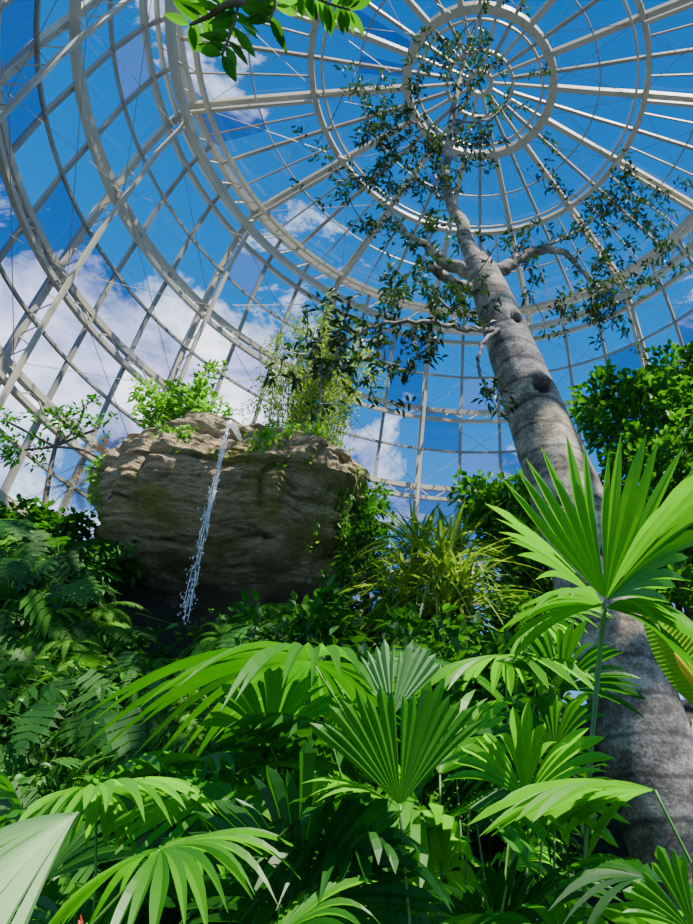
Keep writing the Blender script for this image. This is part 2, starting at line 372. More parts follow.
for k in range(NR):
    phi=OFF+k*STEP
    pn=(phi+STEP/2+math.pi)%(2*math.pi)-math.pi
    g=G()
    wall=abs(pn)<1.6
    def arc(r,h,n): return [dp(phi+STEP*i/(n-1),r,h) for i in range(n)]
    NP=4
    pr=[(.9,20.28),(2.1,20.1),(3.4,19.9),(4.7,19.75),(6.3,19.5),(8,19.2),(8.5,18.2),(8.85,16.8),(9.1,15.4),(9.31,13.8),(9.5,12.4),(9.61,10.9),(9.7,9.7)]
    if wall: pr+=[(9.74,8.4),(9.78,7.2),(9.79,5.9),(9.8,4.5),(9.8,-1.5)]
    cols=[arc(r,h,NP) for r,h in pr]
    vs=[v for c in cols for v in c]; fs=[]
    for i in range(len(cols)-1):
        for j in range(NP-1):
            a=i*NP+j; fs.append((a,a+1,a+NP+1,a+NP))
    g.add(vs,fs)
    w=obj('window_%d'%(k+1),g,M_glass,kind='structure',label='clear curved glazing bay of the dome under blue sky')
    w.data.materials.append(M_tint); w.data.materials.append(M_frost)
    for i,p in enumerate(w.data.polygons):
        q=R(); t=i//(NP-1)
        if t in(10,11): p.material_index=1 if q<.6 else (2 if q>.85 else 0)
        elif t>=9: p.material_index=1 if q<.28 else (2 if q>.84 else 0)
        elif t>=6: p.material_index=1 if q<.10 else (2 if q>.92 else 0)
        elif t>=1: p.material_index=1 if q<.04 else 0
    g=G()
    beam(g,[dp(phi+STEP/2,r,h-.03) for r,h in prof[1:7]],nup,.09,.09)
    for f in (phi+STEP/4,phi+STEP*3/4):
        beam(g,[dp(f,r,h-.03) for r,h in prof[4:7]],nup,.045,.05)
    for j in (1,2):
        f=phi+STEP*j/3
        beam(g,[dp(f,r-.03,h) for r,h in prof[6:]],nup,.10,.08)
        if wall: beam(g,[dp(f,r-.03,h) for r,h in low],nup,.12,.1)
    for (a,b) in [((8.5,18.2),(9.1,15.4)),((9.1,15.4),(9.5,12.4)),((9.5,12.4),(9.7,9.7)),((4.7,19.7),(8,19.15)),((2.1,20.05),(4.7,19.7))]:
        for q in (0,1):
            p0=phi+STEP*q; p1=phi+STEP*(1-q)
            tube(g,[dp(p0,a[0]-.25,a[1]-.1),dp(p1,b[0]-.25,b[1]-.1)],.010,3)
    m_=obj('mullion',g,M_mull,kind='structure'); m_.parent=w
# ---------------------------------------------------------------- rock
def rock(name,c,rx,ry,rz,seedz,label,ux=.78,uy=.04,cut=.56,mat=None,ex=3.4):
    import bmesh
    bm=bmesh.new(); bmesh.ops.create_icosphere(bm,subdivisions=7,radius=1)
    for v in bm.verts:
        p=v.co.copy()
        k=(abs(p.x)**ex+abs(p.y)**ex+abs(p.z)**ex)**(-1/ex)
        q=p*k
        z=q.z
        t=(z+1)/2
        ts=S(t/.55); tt=1-.12*max(0,(t-.5)/.5)**2
        px=(ux+(1.02-ux)*ts)*tt
        wob=.10*noise.noise(Vector((q.x*1.7,seedz,0)))
        py=(uy+(1.02-uy)*S((t+wob-.1)/(cut-.1))**.9)*tt if q.y<0 else 1
        w=noise.fractal(Vector((q.x*1.3,q.y*1.3,q.z*1.1+seedz)),1,2,5)
        blk=.12*abs(noise.noise(Vector((q.x*2.2,q.y*2.2,z*1.2+seedz*2))))
        zz=z*5.2+.8*noise.noise(Vector((q.x*.9,q.y*.9,seedz)))+.3*w
        fr=zz-math.floor(zz); cell=noise.noise(Vector((math.floor(zz)*3.17,seedz,q.x*.8)))
        led=.13*cell+.05*(S(fr/.2)-1)-.03*fr
        cr_=.06*max(0,.1-abs(noise.noise(Vector((q.x*2.2,q.y*2.2,z*1.0+5)))))/.1
        fine=.05*noise.fractal(Vector((q.x*5,q.y*5,q.z*9)),1,2,6)
        f=(1+.14*w)-blk+led+fine-cr_
        v.co=Vector((q.x*f*rx*px,q.y*f*ry*py,(q.z+.12*w+.12*noise.noise(Vector((q.x*2,q.y*2,9+seedz))))*rz))
    me=bpy.data.meshes.new(name); bm.to_mesh(me); bm.free(); me.materials.append(mat or M_rock)
    o=bpy.data.objects.new(name,me); o.location=c; bpy.context.collection.objects.link(o)
    setp(o,label=label,category='rock'); return o
RC=Vector((-3.68,9.6,6.58))
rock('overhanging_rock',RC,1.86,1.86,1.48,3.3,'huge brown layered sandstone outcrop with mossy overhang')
rock('grotto_rock',Vector((-3.8,11.2,4.6)),2.5,.9,1.5,5.7,'dark rock wall of the grotto beneath the overhang',1,1,.5,M_cave)
rock('boulder',Vector((3.4,8.4,1.6)),1.5,1.1,2.0,8.1,'pale weathered boulder standing behind the tree trunk',.9,.9,.5,M_stone)
# water
random.seed(2)
top=W(229,421,7.6); bot=W(183,622,7.6)
g=G()
for s in range(6):
    ox=U(-.03,.03); oy=U(-.03,.03); t0=0 if s<4 else U(0,.5)
    while t0<1:
        t1=min(1,t0+U(.06,.22)); n=max(4,int((t1-t0)*50)); pts=[];rs=[]
        for i in range(n+1):
            t=t0+(t1-t0)*i/n; p=top.lerp(bot,t); sp=.5+.9*t
            p=p+Vector((ox*sp+.018*noise.noise(Vector((s*3,t*9,0))),oy*sp,0)); pts.append(p)
            rs.append((.003+.011*abs(noise.noise(Vector((s*7.1,t*26,3)))))*math.sin(math.pi*(i+.3)/(n+.6))**.4*(1.15-.5*t))
        tube(g,pts,rs,5); t0=t1+U(0,.10)*(.2+t1)
for i in range(420):
    t=R(); p=top.lerp(bot,t)+Vector((random.gauss(0,.03),random.gauss(0,.04),0))*(.5+1.0*t)
    s=U(.002,.007); tube(g,[p,p-UP*s*U(2,6)],s,4)
tube(g,[top+Vector((.02,.5,.02)),top+Vector((.01,.2,.03)),top+Vector((0,.05,.01)),top-UP*.08],[.03,.04,.04,.02],7)
obj('waterfall',g,M_water,True,label='thin white stream of water falling off the rock lip',category='waterfall')
# ---------------------------------------------------------------- generators of shared meshes
def fern_mesh(name,L,nf,mat,pairs=22,pw=.28,pwid=.05,droopk=1.0,up=.75):
    g=G()
    for f in range(nf):
        az=2*math.pi*(f+U(-.3,.3))/nf; o=Vector((math.cos(az),math.sin(az),0)); l=L*U(.65,1.15)
        k=U(.5,1.15)*up; dk=droopk*U(.7,1.3)
        P=lambda t:o*l*t*(.95)+UP*l*(k*t-dk*.75*t*t)
        sd=o.cross(UP); r=R()
        sd=(sd+UP*U(-.3,.3)).normalized()
        pts=[P(i/8) for i in range(9)]
        tube(g,pts,[.007*(1-i/9)+.002 for i in range(9)],3,r=r)
        for i in range(1,pairs+1):
            t=.1+.9*i/(pairs+1); c=P(t); tg=(P(min(1,t+.03))-P(t-.03)).normalized()
            pl=l*pw*math.sin(math.pi*min(1,t*.93+.07))**.7*U(.85,1.1)
            w=l*pwid
            for s in (-1,1):
                d=(sd*s+tg*.35+rvec()*.12).normalized(); e=tg
                a=c-e*w*.4; 
                tip=c+d*pl-UP*pl*.3
                m1=c+d*pl*.5-e*w*.55-UP*pl*.06; m2=c+d*pl*.5+e*w*.55-UP*pl*.06
                g.add([a,m1,tip,m2,c+e*w*.4],[(0,1,2,3,4)],min(1,max(0,r+U(-.15,.15))))
    return mesh(name,g,mat)
def monstera_mesh(nl=10):
    g=G()
    for f in range(nl):
        az=2*math.pi*(f+U(-.3,.3))/nl; o=Vector((math.cos(az),math.sin(az),0))
        st=o*U(.10,.32)+UP*U(.12,.40)
        tube(g,catmull([Vector((0,0,0)),st*.5+UP*.08,st],3),.007,4,r=.6)
        d=(o*U(.4,1)+UP*U(-1.1,-.2)).normalized(); s=d.cross(UP).normalized(); L=U(.22,.34); r=R()
        ax=lambda t: st+d*L*t-UP*.15*L*t*t
        n=6
        for i in range(n):
            t0=i/n; t1=(i+.9)/n; tm=(t0+t1)/2
            wl=L*.58*math.sin(math.pi*(tm*.72+.26))**.8
            for sg in (-1,1):
                off=d*wl*(.7*tm-.15)
                a=ax(t0); b=ax(t1); e=s*sg*wl
                m0=a.lerp(a+e+off,.6); m1=b.lerp(b+e+off,.6)
                tip=ax(tm)+e+off-UP*wl*.2
                g.add([a,b,m1,m0,tip],[(0,1,2,3),(3,2,4)],min(1,max(0,r+U(-.1,.1))))
        g.add([ax(5/n+.08)-s*L*.12,ax(5/n+.08)+s*L*.12,ax(1.2)],[(0,1,2)],r)
    return mesh('split_leaf_mesh',g,M_philo)
def place(name,me,loc,scale,rz,tilt,label,cat,group):
    o=bpy.data.objects.new(name,me); o.location=loc; o.scale=(scale,)*3
    o.rotation_euler=(tilt[0],tilt[1],rz); bpy.context.collection.objects.link(o)
    setp(o,label=label,category=cat,group=group); return o
ferns=[fern_mesh('fern_mesh',.62,14,M_fern,26,.22,.035,1.3),fern_mesh('fern_mesh',.62,16,M_fern2,26,.22,.035,1.7),fern_mesh('fern_mesh',.55,14,M_light,26,.2,.035,1.7)]
mons=[monstera_mesh() for _ in range(4)]
mfern=[fern_mesh('sword_fern_mesh',.75,17,M_fern,30,.11,.028,1.9,1.0),fern_mesh('sword_fern_mesh',.75,17,M_fern2,30,.11,.028,2.2,.8)]
def creeper_mesh():
    g=G()
    for i in range(110):
        p=Vector((random.gauss(0,.28),random.gauss(0,.28),U(.02,.3))); d=Vector((p.x,p.y,-.2))+rvec()*.5
        leaf(g,p,d,UP+rvec()*.5,U(.06,.11),U(.04,.07),hi=True,droop=.3)
        if i%3==0: tube(g,[Vector((0,0,0)),p*.6,p],.004,3)
    return mesh('creeper_mesh',g,M_bush)
creep=[creeper_mesh() for _ in range(3)]
random.seed(21)
def slope(x,y): return (H(x,y+.2)-H(x,y-.2))/.4
def putplant(x,y,k):
    z=H(x,y); sl=min(1.2,slope(x,y)*.5)
    Mx=Matrix.Rotation(sl,3,'X')@Matrix.Rotation(U(0,6.28),3,'Z'); e=Mx.to_euler()
    if k<.46: 
        j=random.choices((0,1,2),(4,3,3 if x<-4.2 else .6))[0]; o=place('fern',ferns[j],(x,y,z+.1),U(.75,1.25),0,(0,0),['lush green feathery fern on the planted bank','deep green feathery fern on the planted bank','bright yellow-green feathery fern on the planted bank'][j],'fern','ferns on the planted bank')
    elif k<.66: o=place('sword_fern',random.choice(mfern),(x,y,z+.2),U(.6,1.05),0,(0,0),'arching narrow-leaved sword fern on the planted bank','fern','sword ferns on the planted bank')
    elif k<.78: o=place('creeper',random.choice(creep),(x,y,z),U(.8,1.3),0,(0,0),'low small-leaved green creeper covering the bank','creeper','creepers covering the bank')
    else: o=place('philodendron',random.choice(mons),(x,y,z),U(.9,1.5),0,(0,0),'dark glossy philodendron with deeply split leaves','tropical plant','philodendrons on the planted bank')
    o.rotation_euler=e
cnt=0; pl=[]; tries=0
while cnt<600 and tries<40000:
    tries+=1
    x=U(-8.0,0.6); y=U(4.8,9.6)
    if x>-1.2 and R()<.6: continue
    if -5.2<x<-1.9 and y>8.2: continue
    p=Vector((x,y,H(x,y)))
    if p.z<.7: continue
    if any((p-q).length<.25 for q in pl): continue
    pl.append(p); putplant(x,y,R()); cnt+=1
print('bank plants',cnt)
dry=fern_mesh('dry_fern_mesh',.8,9,M_dry,16,.16,.03,1.3,.8)
for (px,py,y) in [(75,490,8.8),(95,470,9.0),(108,452,9.3),(335,468,10.0)]:
    place('dry_fern',dry,W(px,py,y),U(.5,.7),U(0,6),(.2,0),'withered brown fern beside the sandstone rock','fern','withered brown ferns')
# ---------------------------------------------------------------- bushes
def bush(name,blobs,nleaf,L,Wd,mat,label,cat,base=None,trunkr=.06,hi=False,dense=.6):
    c0=Vector(blobs[0][0]); b=Vector(base) if base else Vector((c0.x,c0.y,H(c0.x,c0.y)))
    e=empty(name,b,label=label,category=cat)
    g=G(); tg=G(); tot=sum(r[0]*r[1]*r[2] for _,r in blobs)
    mid=b.lerp(c0,.5)+Vector((U(-.1,.1),U(-.1,.1),0))
    tp=catmull([b,mid,c0],5); tube(tg,tp,[trunkr*(1-.6*i/len(tp)) for i in range(len(tp))],7)
    for c,r in blobs:
        c=Vector(c); n=int(nleaf*r[0]*r[1]*r[2]/tot)
        tube(tg,catmull([tp[-3],tp[-3].lerp(c,.5)+rvec()*.1,c],4),trunkr*.4,5)
        nc=max(5,n//14)
        for i in range(nc):
            d=rvec(); q=dense+(1-dense)*R() if R()<.75 else U(.2,1)
            p=c+Vector((d.x*r[0],d.y*r[1],d.z*r[2]))*q*(1+.35*noise.noise(d*2.2+c))
            if i%3==0: tube(tg,[c.lerp(p,.3),c.lerp(p,.7)+rvec()*.05,p],[trunkr*.22,trunkr*.15,trunkr*.08],3)
            for j in range(14):
                dd=(rvec()+d*.7+UP*.15); leaf(g,p+rvec()*L*.8,dd,rvec()*.5+UP,L*U(.7,1.2),Wd*U(.8,1.1),hi=hi,droop=.25)
    obj('trunk',tg,M_twig,True,parent=e); obj('foliage',g,mat,parent=e)
    return e
random.seed(5)
bush('broadleaf_tree',[(W(645,420,9.5),(1.0,.9,.75)),(W(690,385,9.8),(.9,.9,.7)),(W(605,400,9.6),(.6,.6,.5)),(W(660,470,9.2),(1.0,.8,.7)),(W(700,520,9.0),(.9,.8,.9)),(W(640,560,9.0),(.8,.7,.8)),(W(680,620,8.6),(.9,.7,.8))],8500,.19,.095,M_bush,'tall dark green broadleaf tree with dense glossy crown','tree',base=(3.4,10.2,2.2),trunkr=.12)
bush('broadleaf_tree',[(W(508,520,9.5),(.6,.6,.5)),(W(535,580,9.3),(.6,.6,.7)),(W(480,500,9.6),(.45,.4,.35)),(W(540,500,9.8),(.5,.5,.4))],3800,.17,.09,M_bush,'dense dark green leafy tree beside the trunk','tree',trunkr=.09)
bush('shrub',[(W(368,535,9.0),(.38,.5,.6)),(W(360,590,8.8),(.5,.5,.5)),(W(372,500,9.2),(.25,.3,.3))],2800,.10,.055,M_philo,'dark small-leaved shrub growing against the rock','shrub',trunkr=.04)
bush('shrub',[(W(440,650,8.4),(.8,.5,.4)),(W(520,640,8.0),(.6,.5,.5)),(W(380,640,8.2),(.6,.5,.4)),(W(320,650,8.0),(.6,.4,.4))],3200,.15,.075,M_bush,'dark green shrub under the spiky plant','shrub',trunkr=.05)
bush('shrub',[(W(188,402,9.4),(.48,.4,.42)),(W(160,420,9.3),(.42,.4,.32)),(W(208,375,9.5),(.22,.25,.3)),(W(145,395,9.4),(.25,.3,.25)),(W(215,412,9.3),(.25,.3,.3))],1900,.12,.055,M_light,'bright fresh green shrub growing on top of the rock','shrub',base=(RC.x-.6,9.4,7.7),trunkr=.03,dense=.4)
bush('small_tree',[(W(60,425,9.4),(.4,.4,.3)),(W(25,450,9.3),(.5,.4,.35)),(W(85,405,9.5),(.3,.3,.25)),(W(5,420,9.2),(.35,.3,.3)),(W(95,430,9.4),(.3,.3,.3)),(W(110,465,9.3),(.25,.3,.25))],760,.11,.05,M_bush,'slender sparse small tree with thin bare branches','tree',base=(-6.6,9.6,6.0),trunkr=.06)
bush('shrub',[(W(20,530,8.6),(.6,.4,.35)),(W(70,540,8.7),(.6,.4,.35)),(W(110,560,8.4),(.4,.4,.3))],2000,.14,.08,M_philo,'dark leafy shrub on the upper bank','shrub',trunkr=.04)
g=G(); tg=G(); base=W(300,458,9.8); e=empty('twiggy_shrub',base,label='airy yellow-green weeping shrub rooted on the rock top',category='shrub')
for i in range(110):
    b=base+Vector((U(-.6,.6),U(-.4,.4),-.1)); hgt=U(1.0,2.6) if R()<.5 else U(2.2,3.7); dx=U(-.7,.65); dy=U(-.4,.5)
    q=catmull([b,b+Vector((dx*.3,dy*.3,hgt*.6)),b+Vector((dx*.8,dy*.8,hgt)),b+Vector((dx*1.25,dy*1.2,hgt*U(.65,.92)))],9)
    tube(tg,q,[.008*(1-.8*k/len(q))+.002 for k in range(len(q))],3)
    for p in q[3:]:
        for _ in range(4):
            leaf(g,p+rvec()*.09,rvec()-UP*.4,rvec(),U(.05,.11),.026)
obj('stem',tg,M_stalk,parent=e); obj('foliage',g,M_yel,parent=e)
for k,(px,py,y,Lm) in enumerate([(335,440,8.8,2.0),(348,465,8.9,1.9),(318,430,8.5,.9),(120,460,8.3,.9),(180,432,8.0,.5),(270,432,8.0,.5),(300,435,8.2,.7)]):
    p=W(px,py,y); g=G(); e=empty('hanging_vine',p,label='thin green vine trailing down the rock face',category='vine',group='vines trailing over the rock')
    tg=G()
    for s in range(6):
        x0=p+Vector((U(-.25,.25),U(-.1,.1),U(-.1,.1))); L=U(.4,1)*Lm
        q=[x0+Vector((.05*math.sin(t*6+s),-.2*S(t*4),-L*t)) for t in [i/12 for i in range(13)]]
        tube(tg,q,.006,3)
        for c in q[1:]:
            for _ in range(4): leaf(g,c+rvec()*.06,rvec()-UP*.5,rvec(),U(.05,.10),.035)
    obj('stem',tg,M_stalk,parent=e); obj('foliage',g,M_light,parent=e)
def spiky(c,n,L,mat,label,base=None):
    b=base or Vector((c.x,c.y,H(c.x,c.y)))
    e=empty('spiky_plant',b,label=label,category='spiky plant',group='spiky plants on the bank')
    tg=G(); tube(tg,catmull([b,b.lerp(c,.5)+rvec()*.08,c],4),.05,7); g=G()
    for i in range(n):
        az=U(0,6.28); el=U(-.2,1.5); d=Vector((math.cos(az)*math.cos(el),math.sin(az)*math.cos(el),math.sin(el)))
        strap(g,c+Vector((U(-.1,.1),U(-.1,.1),U(-.35,.05))),d,L*U(.7,1.15),.045,U(.25,.9))
    obj('stem',tg,M_twig,True,parent=e); obj('foliage',g,mat,parent=e)
for (px,py,y,n,L) in [(440,570,7.9,110,1.35),(420,545,8.3,90,1.2),(465,590,7.8,90,1.2),(408,590,8.0,80,1.1),(455,545,8.4,80,1.2),(440,605,7.6,80,.9)]:
    spiky(W(px,py,y),n,L,M_strap,'spiky yellow-green strap-leaved plant on the bank')
# ---------------------------------------------------------------- main tree
TY=6.2
tpx=[(760,1060,126),(704,930,114),(663,800,104),(633,700,96),(600,600,88),(568,500,79),(531,400,61),(505,330,47),(488,285,38),(478,262,30)]
tp=[];tr=[]
for px,py,w in tpx:
    p=W(px,py,TY); tp.append(p); tr.append(w*Zc(p)/F0/2*.95)
tp[0]=Vector((tp[1].x+.12,TY,-.05)); tr[0]=tr[1]*1.15
pts=catmull(tp,16)
rr=[]
for i in range(len(pts)):
    t=i/16; k=min(int(t),len(tr)-2); f=t-k; rr.append(tr[k]*(1-f)+tr[k+1]*f)
TB=Vector((tp[0].x,TY,0))
tree=empty('conservatory_tree',TB,label='tall grey-barked leaning tree with sparse dark canopy',category='tree')
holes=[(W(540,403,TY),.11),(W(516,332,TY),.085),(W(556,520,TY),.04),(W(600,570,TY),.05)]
g=G(); nn=72; vs=[]; hv=[]
for i,p in enumerate(pts):
    for k in range(nn):
        a=2*math.pi*k/nn; d=Vector((math.cos(a),math.sin(a),0))
        n1=noise.fractal(Vector((d.x*1.5,d.y*1.5,p.z*.9)),1,2,4)
        band=.018*max(0,math.sin(p.z*8+3*noise.noise(d*.8+UP*p.z*.7)))**6
        rad=rr[i]*(1+.035*n1+band+.04*(math.sin(a*5+p.z*.6)*S((2.2-p.z)/2.2)))
        q=p+d*rad; hval=0
        for hc,hr in holes:
            dx=q.x-hc.x; dz=(q.z-hc.z)
            if d.y<-.1 :
                D=math.hypot(dx,dz*.9)/hr
                if D<2.2:
                    rim=math.exp(-((D-1.35)/.4)**2)*.025
                    dep=-.10*S((1.15-D)/.6)*(hr/.1)
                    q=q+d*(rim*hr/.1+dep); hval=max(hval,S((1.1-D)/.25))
        vs.append(q); hv.append(hval)
fs=[]
for i in range(len(pts)-1):
    for k in range(nn):
        k2=(k+1)%nn; fs.append((i*nn+k,i*nn+k2,(i+1)*nn+k2,(i+1)*nn+k))
g.add(vs,fs)
tk=obj('trunk',g,M_bark,True,parent=tree)
at=tk.data.attributes.new('hole','FLOAT','POINT'); at.data.foreach_set('value',hv)
random.seed(12)
bg=G(); nodes=[]
def branch(pl,r0,r1,n=9,pw=.55):
    P=[W(*q) if not isinstance(q,Vector) else q for q in pl]
    q=catmull(P,7); m=len(q)
    for i in range(1,m-1): q[i]=q[i]+rvec()*.02
    rs=[r0+(r1-r0)*(i/(m-1))**pw for i in range(m)]
    tube(bg,q,rs,n)
    for a,b in zip(q,rs): nodes.append((a,b))
T=tp[-1]-UP*.25
branch([T,(462,225,6.2),(447,190,6.2),(450,130,6.1),(462,70,6.0),(478,20,5.8),(492,-25,5.6)],.17,.012,9,.42)
branch([T,(445,262,6.1),(425,245,6.0),(405,232,5.9),(392,212,5.8)],.13,.02)
branch([T-UP*.3,(452,282,5.9),(436,270,5.6),(428,266,5.5)],.10,.04)
branch([T,(505,268,6.3),(520,258,6.4),(545,250,6.6),(568,254,6.8),(582,272,7.0),(600,290,7.1)],.13,.025)
branch([T,(466,232,6.3),(452,205,6.6),(430,190,6.8),(405,160,6.9)],.09,.015)
branch([(448,160,6.15),(425,130,6.2),(400,115,6.2),(378,110,6.2)],.035,.01)
branch([(452,120,6.1),(485,120,6.3),(510,100,6.4)],.025,.01)
branch([(520,258,6.4),(560,240,6.7),(600,215,7.0),(630,190,7.2)],.035,.01)
branch([W(500,330,6.1),(470,330,5.6),(430,322,5.4),(380,325,5.3),(345,345,5.3),(325,380,5.3)],.045,.01)
branch([W(498,330,5.9),(482,345,5.7),(478,365,5.6),(488,390,5.6),(492,400,5.6)],.03,.012)
regions=[((370,115,6.2),(45,32,.6),42),((395,170,6.2),(50,40,.8),60),((375,205,6.2),(32,28,.5),21),((475,60,6.2),(55,45,.8),45),((455,150,6.3),(45,30,.8),33),((505,110,6.4),(34,34,.6),18),
 ((345,350,5.4),(34,36,.4),36),((395,335,5.5),(62,46,.6),51),((430,300,5.6),(38,34,.5),33),((330,390,5.3),(15,12,.2),3),((520,240,6.5),(28,18,.4),12),((545,290,6.6),(30,20,.4),9),((440,240,6.0),(25,20,.4),15),
 ((625,200,7.1),(42,34,.5),42),((600,235,7.0),(52,36,.5),36),((625,290,7.1),(34,40,.5),45),((590,310,7.0),(36,18,.4),21),((650,240,7.2),(14,32,.3),12),((560,180,6.9),(22,20,.4),6),((485,380,5.7),(10,15,.2),6),((500,20,5.9),(32,20,.4),9),((430,60,6.1),(28,30,.5),15),((415,110,6.2),(60,60,.6),18)]
lg=G(); tips=[]
for (c,s,n) in regions:
    for i in range(n//3):
        x=c[0]+random.gauss(0,.66)*s[0]; y=c[1]+random.gauss(0,.66)*s[1]
        q=W(x,y,c[2]+random.gauss(0,.5)*s[2])
        for _ in range(3): tips.append(q+rvec()*U(.1,.45))
tips.sort(key=lambda p:min((p-q[0]).length for q in nodes))
for p in tips:
    q,qr=min(nodes,key=lambda n:(n[0]-p).length)
    m=q.lerp(p,.5)+rvec()*.06-UP*.04; c=catmull([q,m,p],4); r0=min(.016,qr*.7)
    tube(bg,c,[r0+(.005-r0)*i/(len(c)-1) for i in range(len(c))],4)
    for a in c[2:]: nodes.append((a,.015))
    dr=(p-q).normalized() if (p-q).length>1e-4 else UP
    for j in range(random.randint(8,12)):
        a=rvec(); d=(a+dr*.5+UP*.1).normalized()
        leaf(lg,p+rvec()*.07-dr*U(0,.13),d,UP+rvec()*.6,U(.075,.125),U(.032,.045),droop=.3)
obj('branch',bg,M_bark,True,parent=tree); obj('foliage',lg,M_dark,parent=tree)
# ---------------------------------------------------------------- overhanging near branch
random.seed(3)
b=Vector((-2.2,-1.6,0)); e=empty('young_tree',b,label='leafy branch with bright oval leaves overhead',category='tree')
tg=G(); g=G()
tip=[W(260,-40,1.3),W(225,5,1.4),W(190,25,1.5)]
path=catmull([b,b+Vector((.1,.1,2.5)),Vector((-1.6,-.3,4.6)),tip[0],tip[1],tip[2]],8)
tube(tg,path,[.05*(1-i/len(path))+.005 for i in range(len(path))],7)
tw2=catmull([tip[0],W(290,-15,1.45),W(320,0,1.5),W(350,10,1.55)],6); tube(tg,tw2,.006,5)
tw3=catmull([W(245,-30,1.35),W(235,20,1.45),W(222,55,1.5)],6); tube(tg,tw3,.006,5)
tw4=catmull([tip[0],W(275,0,1.4),W(268,22,1.45)],5); tube(tg,tw4,.006,5)
for q in (path[-10:],tw2,tw3,tw4):
    for i,p in enumerate(q):
        for s in (-1,1):
            dr=(q[min(i+1,len(q)-1)]-q[max(i-1,0)]).normalized()
            sd=dr.cross(UP).normalized()*s
            if R()<.85: leaf(g,p,sd+dr*.5+rvec()*.35,UP+rvec()*.4,U(.10,.14),U(.04,.055),hi=True)
obj('branch',tg,M_twig,True,parent=e); obj('foliage',g,M_bush,parent=e)
# ---------------------------------------------------------------- fan palms (individually shaped)
random.seed(31)
def palm(base,leaves,label,group=None):
    e=empty('fan_palm',base,label=label,category='palm')
    if group: e['group']=group
    for L in leaves:
        hub=L['h']; g=G()
        fan(g,hub,L['az'],L['el'],L['r'],L.get('s',200),L.get('n',26),L.get('split',.68),L.get('d',.25),L.get('roll',0),L.get('cup',0),L.get('lobes',4))
        obj('fan_leaf',g,L.get('m',M_palm),parent=e)
        g=G(); b=Vector(base); m=b.lerp(hub,.55)+Vector((0,0,.25*(hub-b).length*.3)); m.x=b.x+(hub.x-b.x)*.35
        tube(g,catmull([b,m,hub],7),[.008-.004*i/14 for i in range(15)],6); obj('leaf_stalk',g,M_stalk,True,parent=e)
P=palm
P((.15,3.5,0),[dict(h=W(312,660,3.0),az=165,el=0,r=.82,s=300,n=34,d=.32,split=.55),
   dict(h=W(505,655,3.3),az=80,el=20,r=.55,s=300,n=30,d=.3),
   dict(h=W(540,625,3.6),az=-30,el=25,r=.5,s=220,n=24,d=.3,roll=20,split=.6),
   dict(h=W(440,665,3.7),az=120,el=35,r=.5,s=230,n=26,d=.25,split=.7,m=M_palmdark),
   dict(h=W(560,690,3.3),az=-60,el=50,r=.45,s=150,n=18,d=.2,split=.75,roll=-20,m=M_palmdark)],'bright green fan palm with wide drooping leaves')
P((-.2,3.3,0),[dict(h=W(392,716,3.1),az=-80,el=80,r=.34,s=85,n=12,m=M_palmpale,split=.88,d=.02,lobes=2),
   dict(h=W(330,735,3.0),az=200,el=15,r=.5,s=260,n=28,d=.3,m=M_palmdark),
   dict(h=W(300,690,3.5),az=70,el=30,r=.5,s=240,n=26,d=.25,split=.6),
   dict(h=W(420,740,3.4),az=-20,el=40,r=.5,s=200,n=24,d=.25,roll=-25,split=.6,m=M_palmdark),
   dict(h=W(270,745,3.1),az=-70,el=65,r=.42,s=130,n=18,d=.15,roll=25,split=.8)],'green fan palm with one pale grey-green leaf')
P((-.1,2.5,0),[dict(h=W(400,806,2.1),az=-105,el=78,r=.38,s=95,n=16,split=.88,d=.06,lobes=2,roll=30),
   dict(h=W(400,808,2.12),az=170,el=30,r=.30,s=70,n=10,split=.7,d=.25,lobes=2,roll=0),
   dict(h=W(470,810,2.6),az=40,el=35,r=.45,s=220,n=26,d=.3,m=M_palmdark),
   dict(h=W(350,840,2.4),az=190,el=10,r=.4,s=240,n=26,d=.35,m=M_palmdark),
   dict(h=W(440,775,2.9),az=20,el=60,r=.5,s=120,n=15,d=.15,split=.7,roll=30),
   dict(h=W(525,800,2.5),az=-50,el=55,r=.38,s=160,n=20,d=.2,split=.78,roll=-30)],'glowing bright green pleated fan palm')
P((.25,2.7,0),[dict(h=W(605,600,2.5),az=-95,el=72,r=.74,s=80,n=12,split=.55,d=.05,roll=0,lobes=2),
   dict(h=W(605,601,2.5),az=-10,el=46,r=.72,s=110,n=16,split=.78,d=.12,lobes=2),
   dict(h=W(603,603,2.5),az=160,el=52,r=.68,s=60,n=8,split=.62,d=.14,lobes=2),
   dict(h=W(603,606,2.5),az=195,el=5,r=.42,s=110,n=12,d=.3,lobes=2),
   dict(h=W(606,608,2.5),az=-25,el=-5,r=.42,s=100,n=12,d=.4,lobes=2),
   ],'tall fan palm with long upright green leaf')
P((-1.5,2.2,0),[dict(h=W(78,812,1.8),az=-140,el=-35,r=.38,s=110,n=15,d=.25,split=.88,m=M_palmpale,lobes=2,roll=-25),
   dict(h=W(160,850,2.1),az=50,el=25,r=.40,s=280,n=28,d=.35,split=.6),
   dict(h=W(95,790,2.5),az=20,el=15,r=.45,s=230,n=26,d=.3)],'low fan palm with pale drooping leaf')
P((.9,2.4,0),[dict(h=W(655,790,2.2),az=165,el=6,r=.56,s=120,n=16,d=.2,split=.75),
   dict(h=W(650,880,2.1),az=120,el=30,r=.32,s=200,n=22,d=.3,split=.65,m=M_palmdark),
   dict(h=W(695,935,1.9),az=-75,el=80,r=.22,s=140,n=16,d=.1,split=.85)],'fan palm with wide flat leaf beside the trunk')
P((-.7,3.0,0),[dict(h=W(235,800,2.7),az=120,el=30,r=.45,s=260,n=28,d=.3),
   dict(h=W(200,760,3.2),az=30,el=20,r=.5,s=260,n=28,d=.35,m=M_palmdark)],'green fan palm with splayed leaves')
random.seed(98)
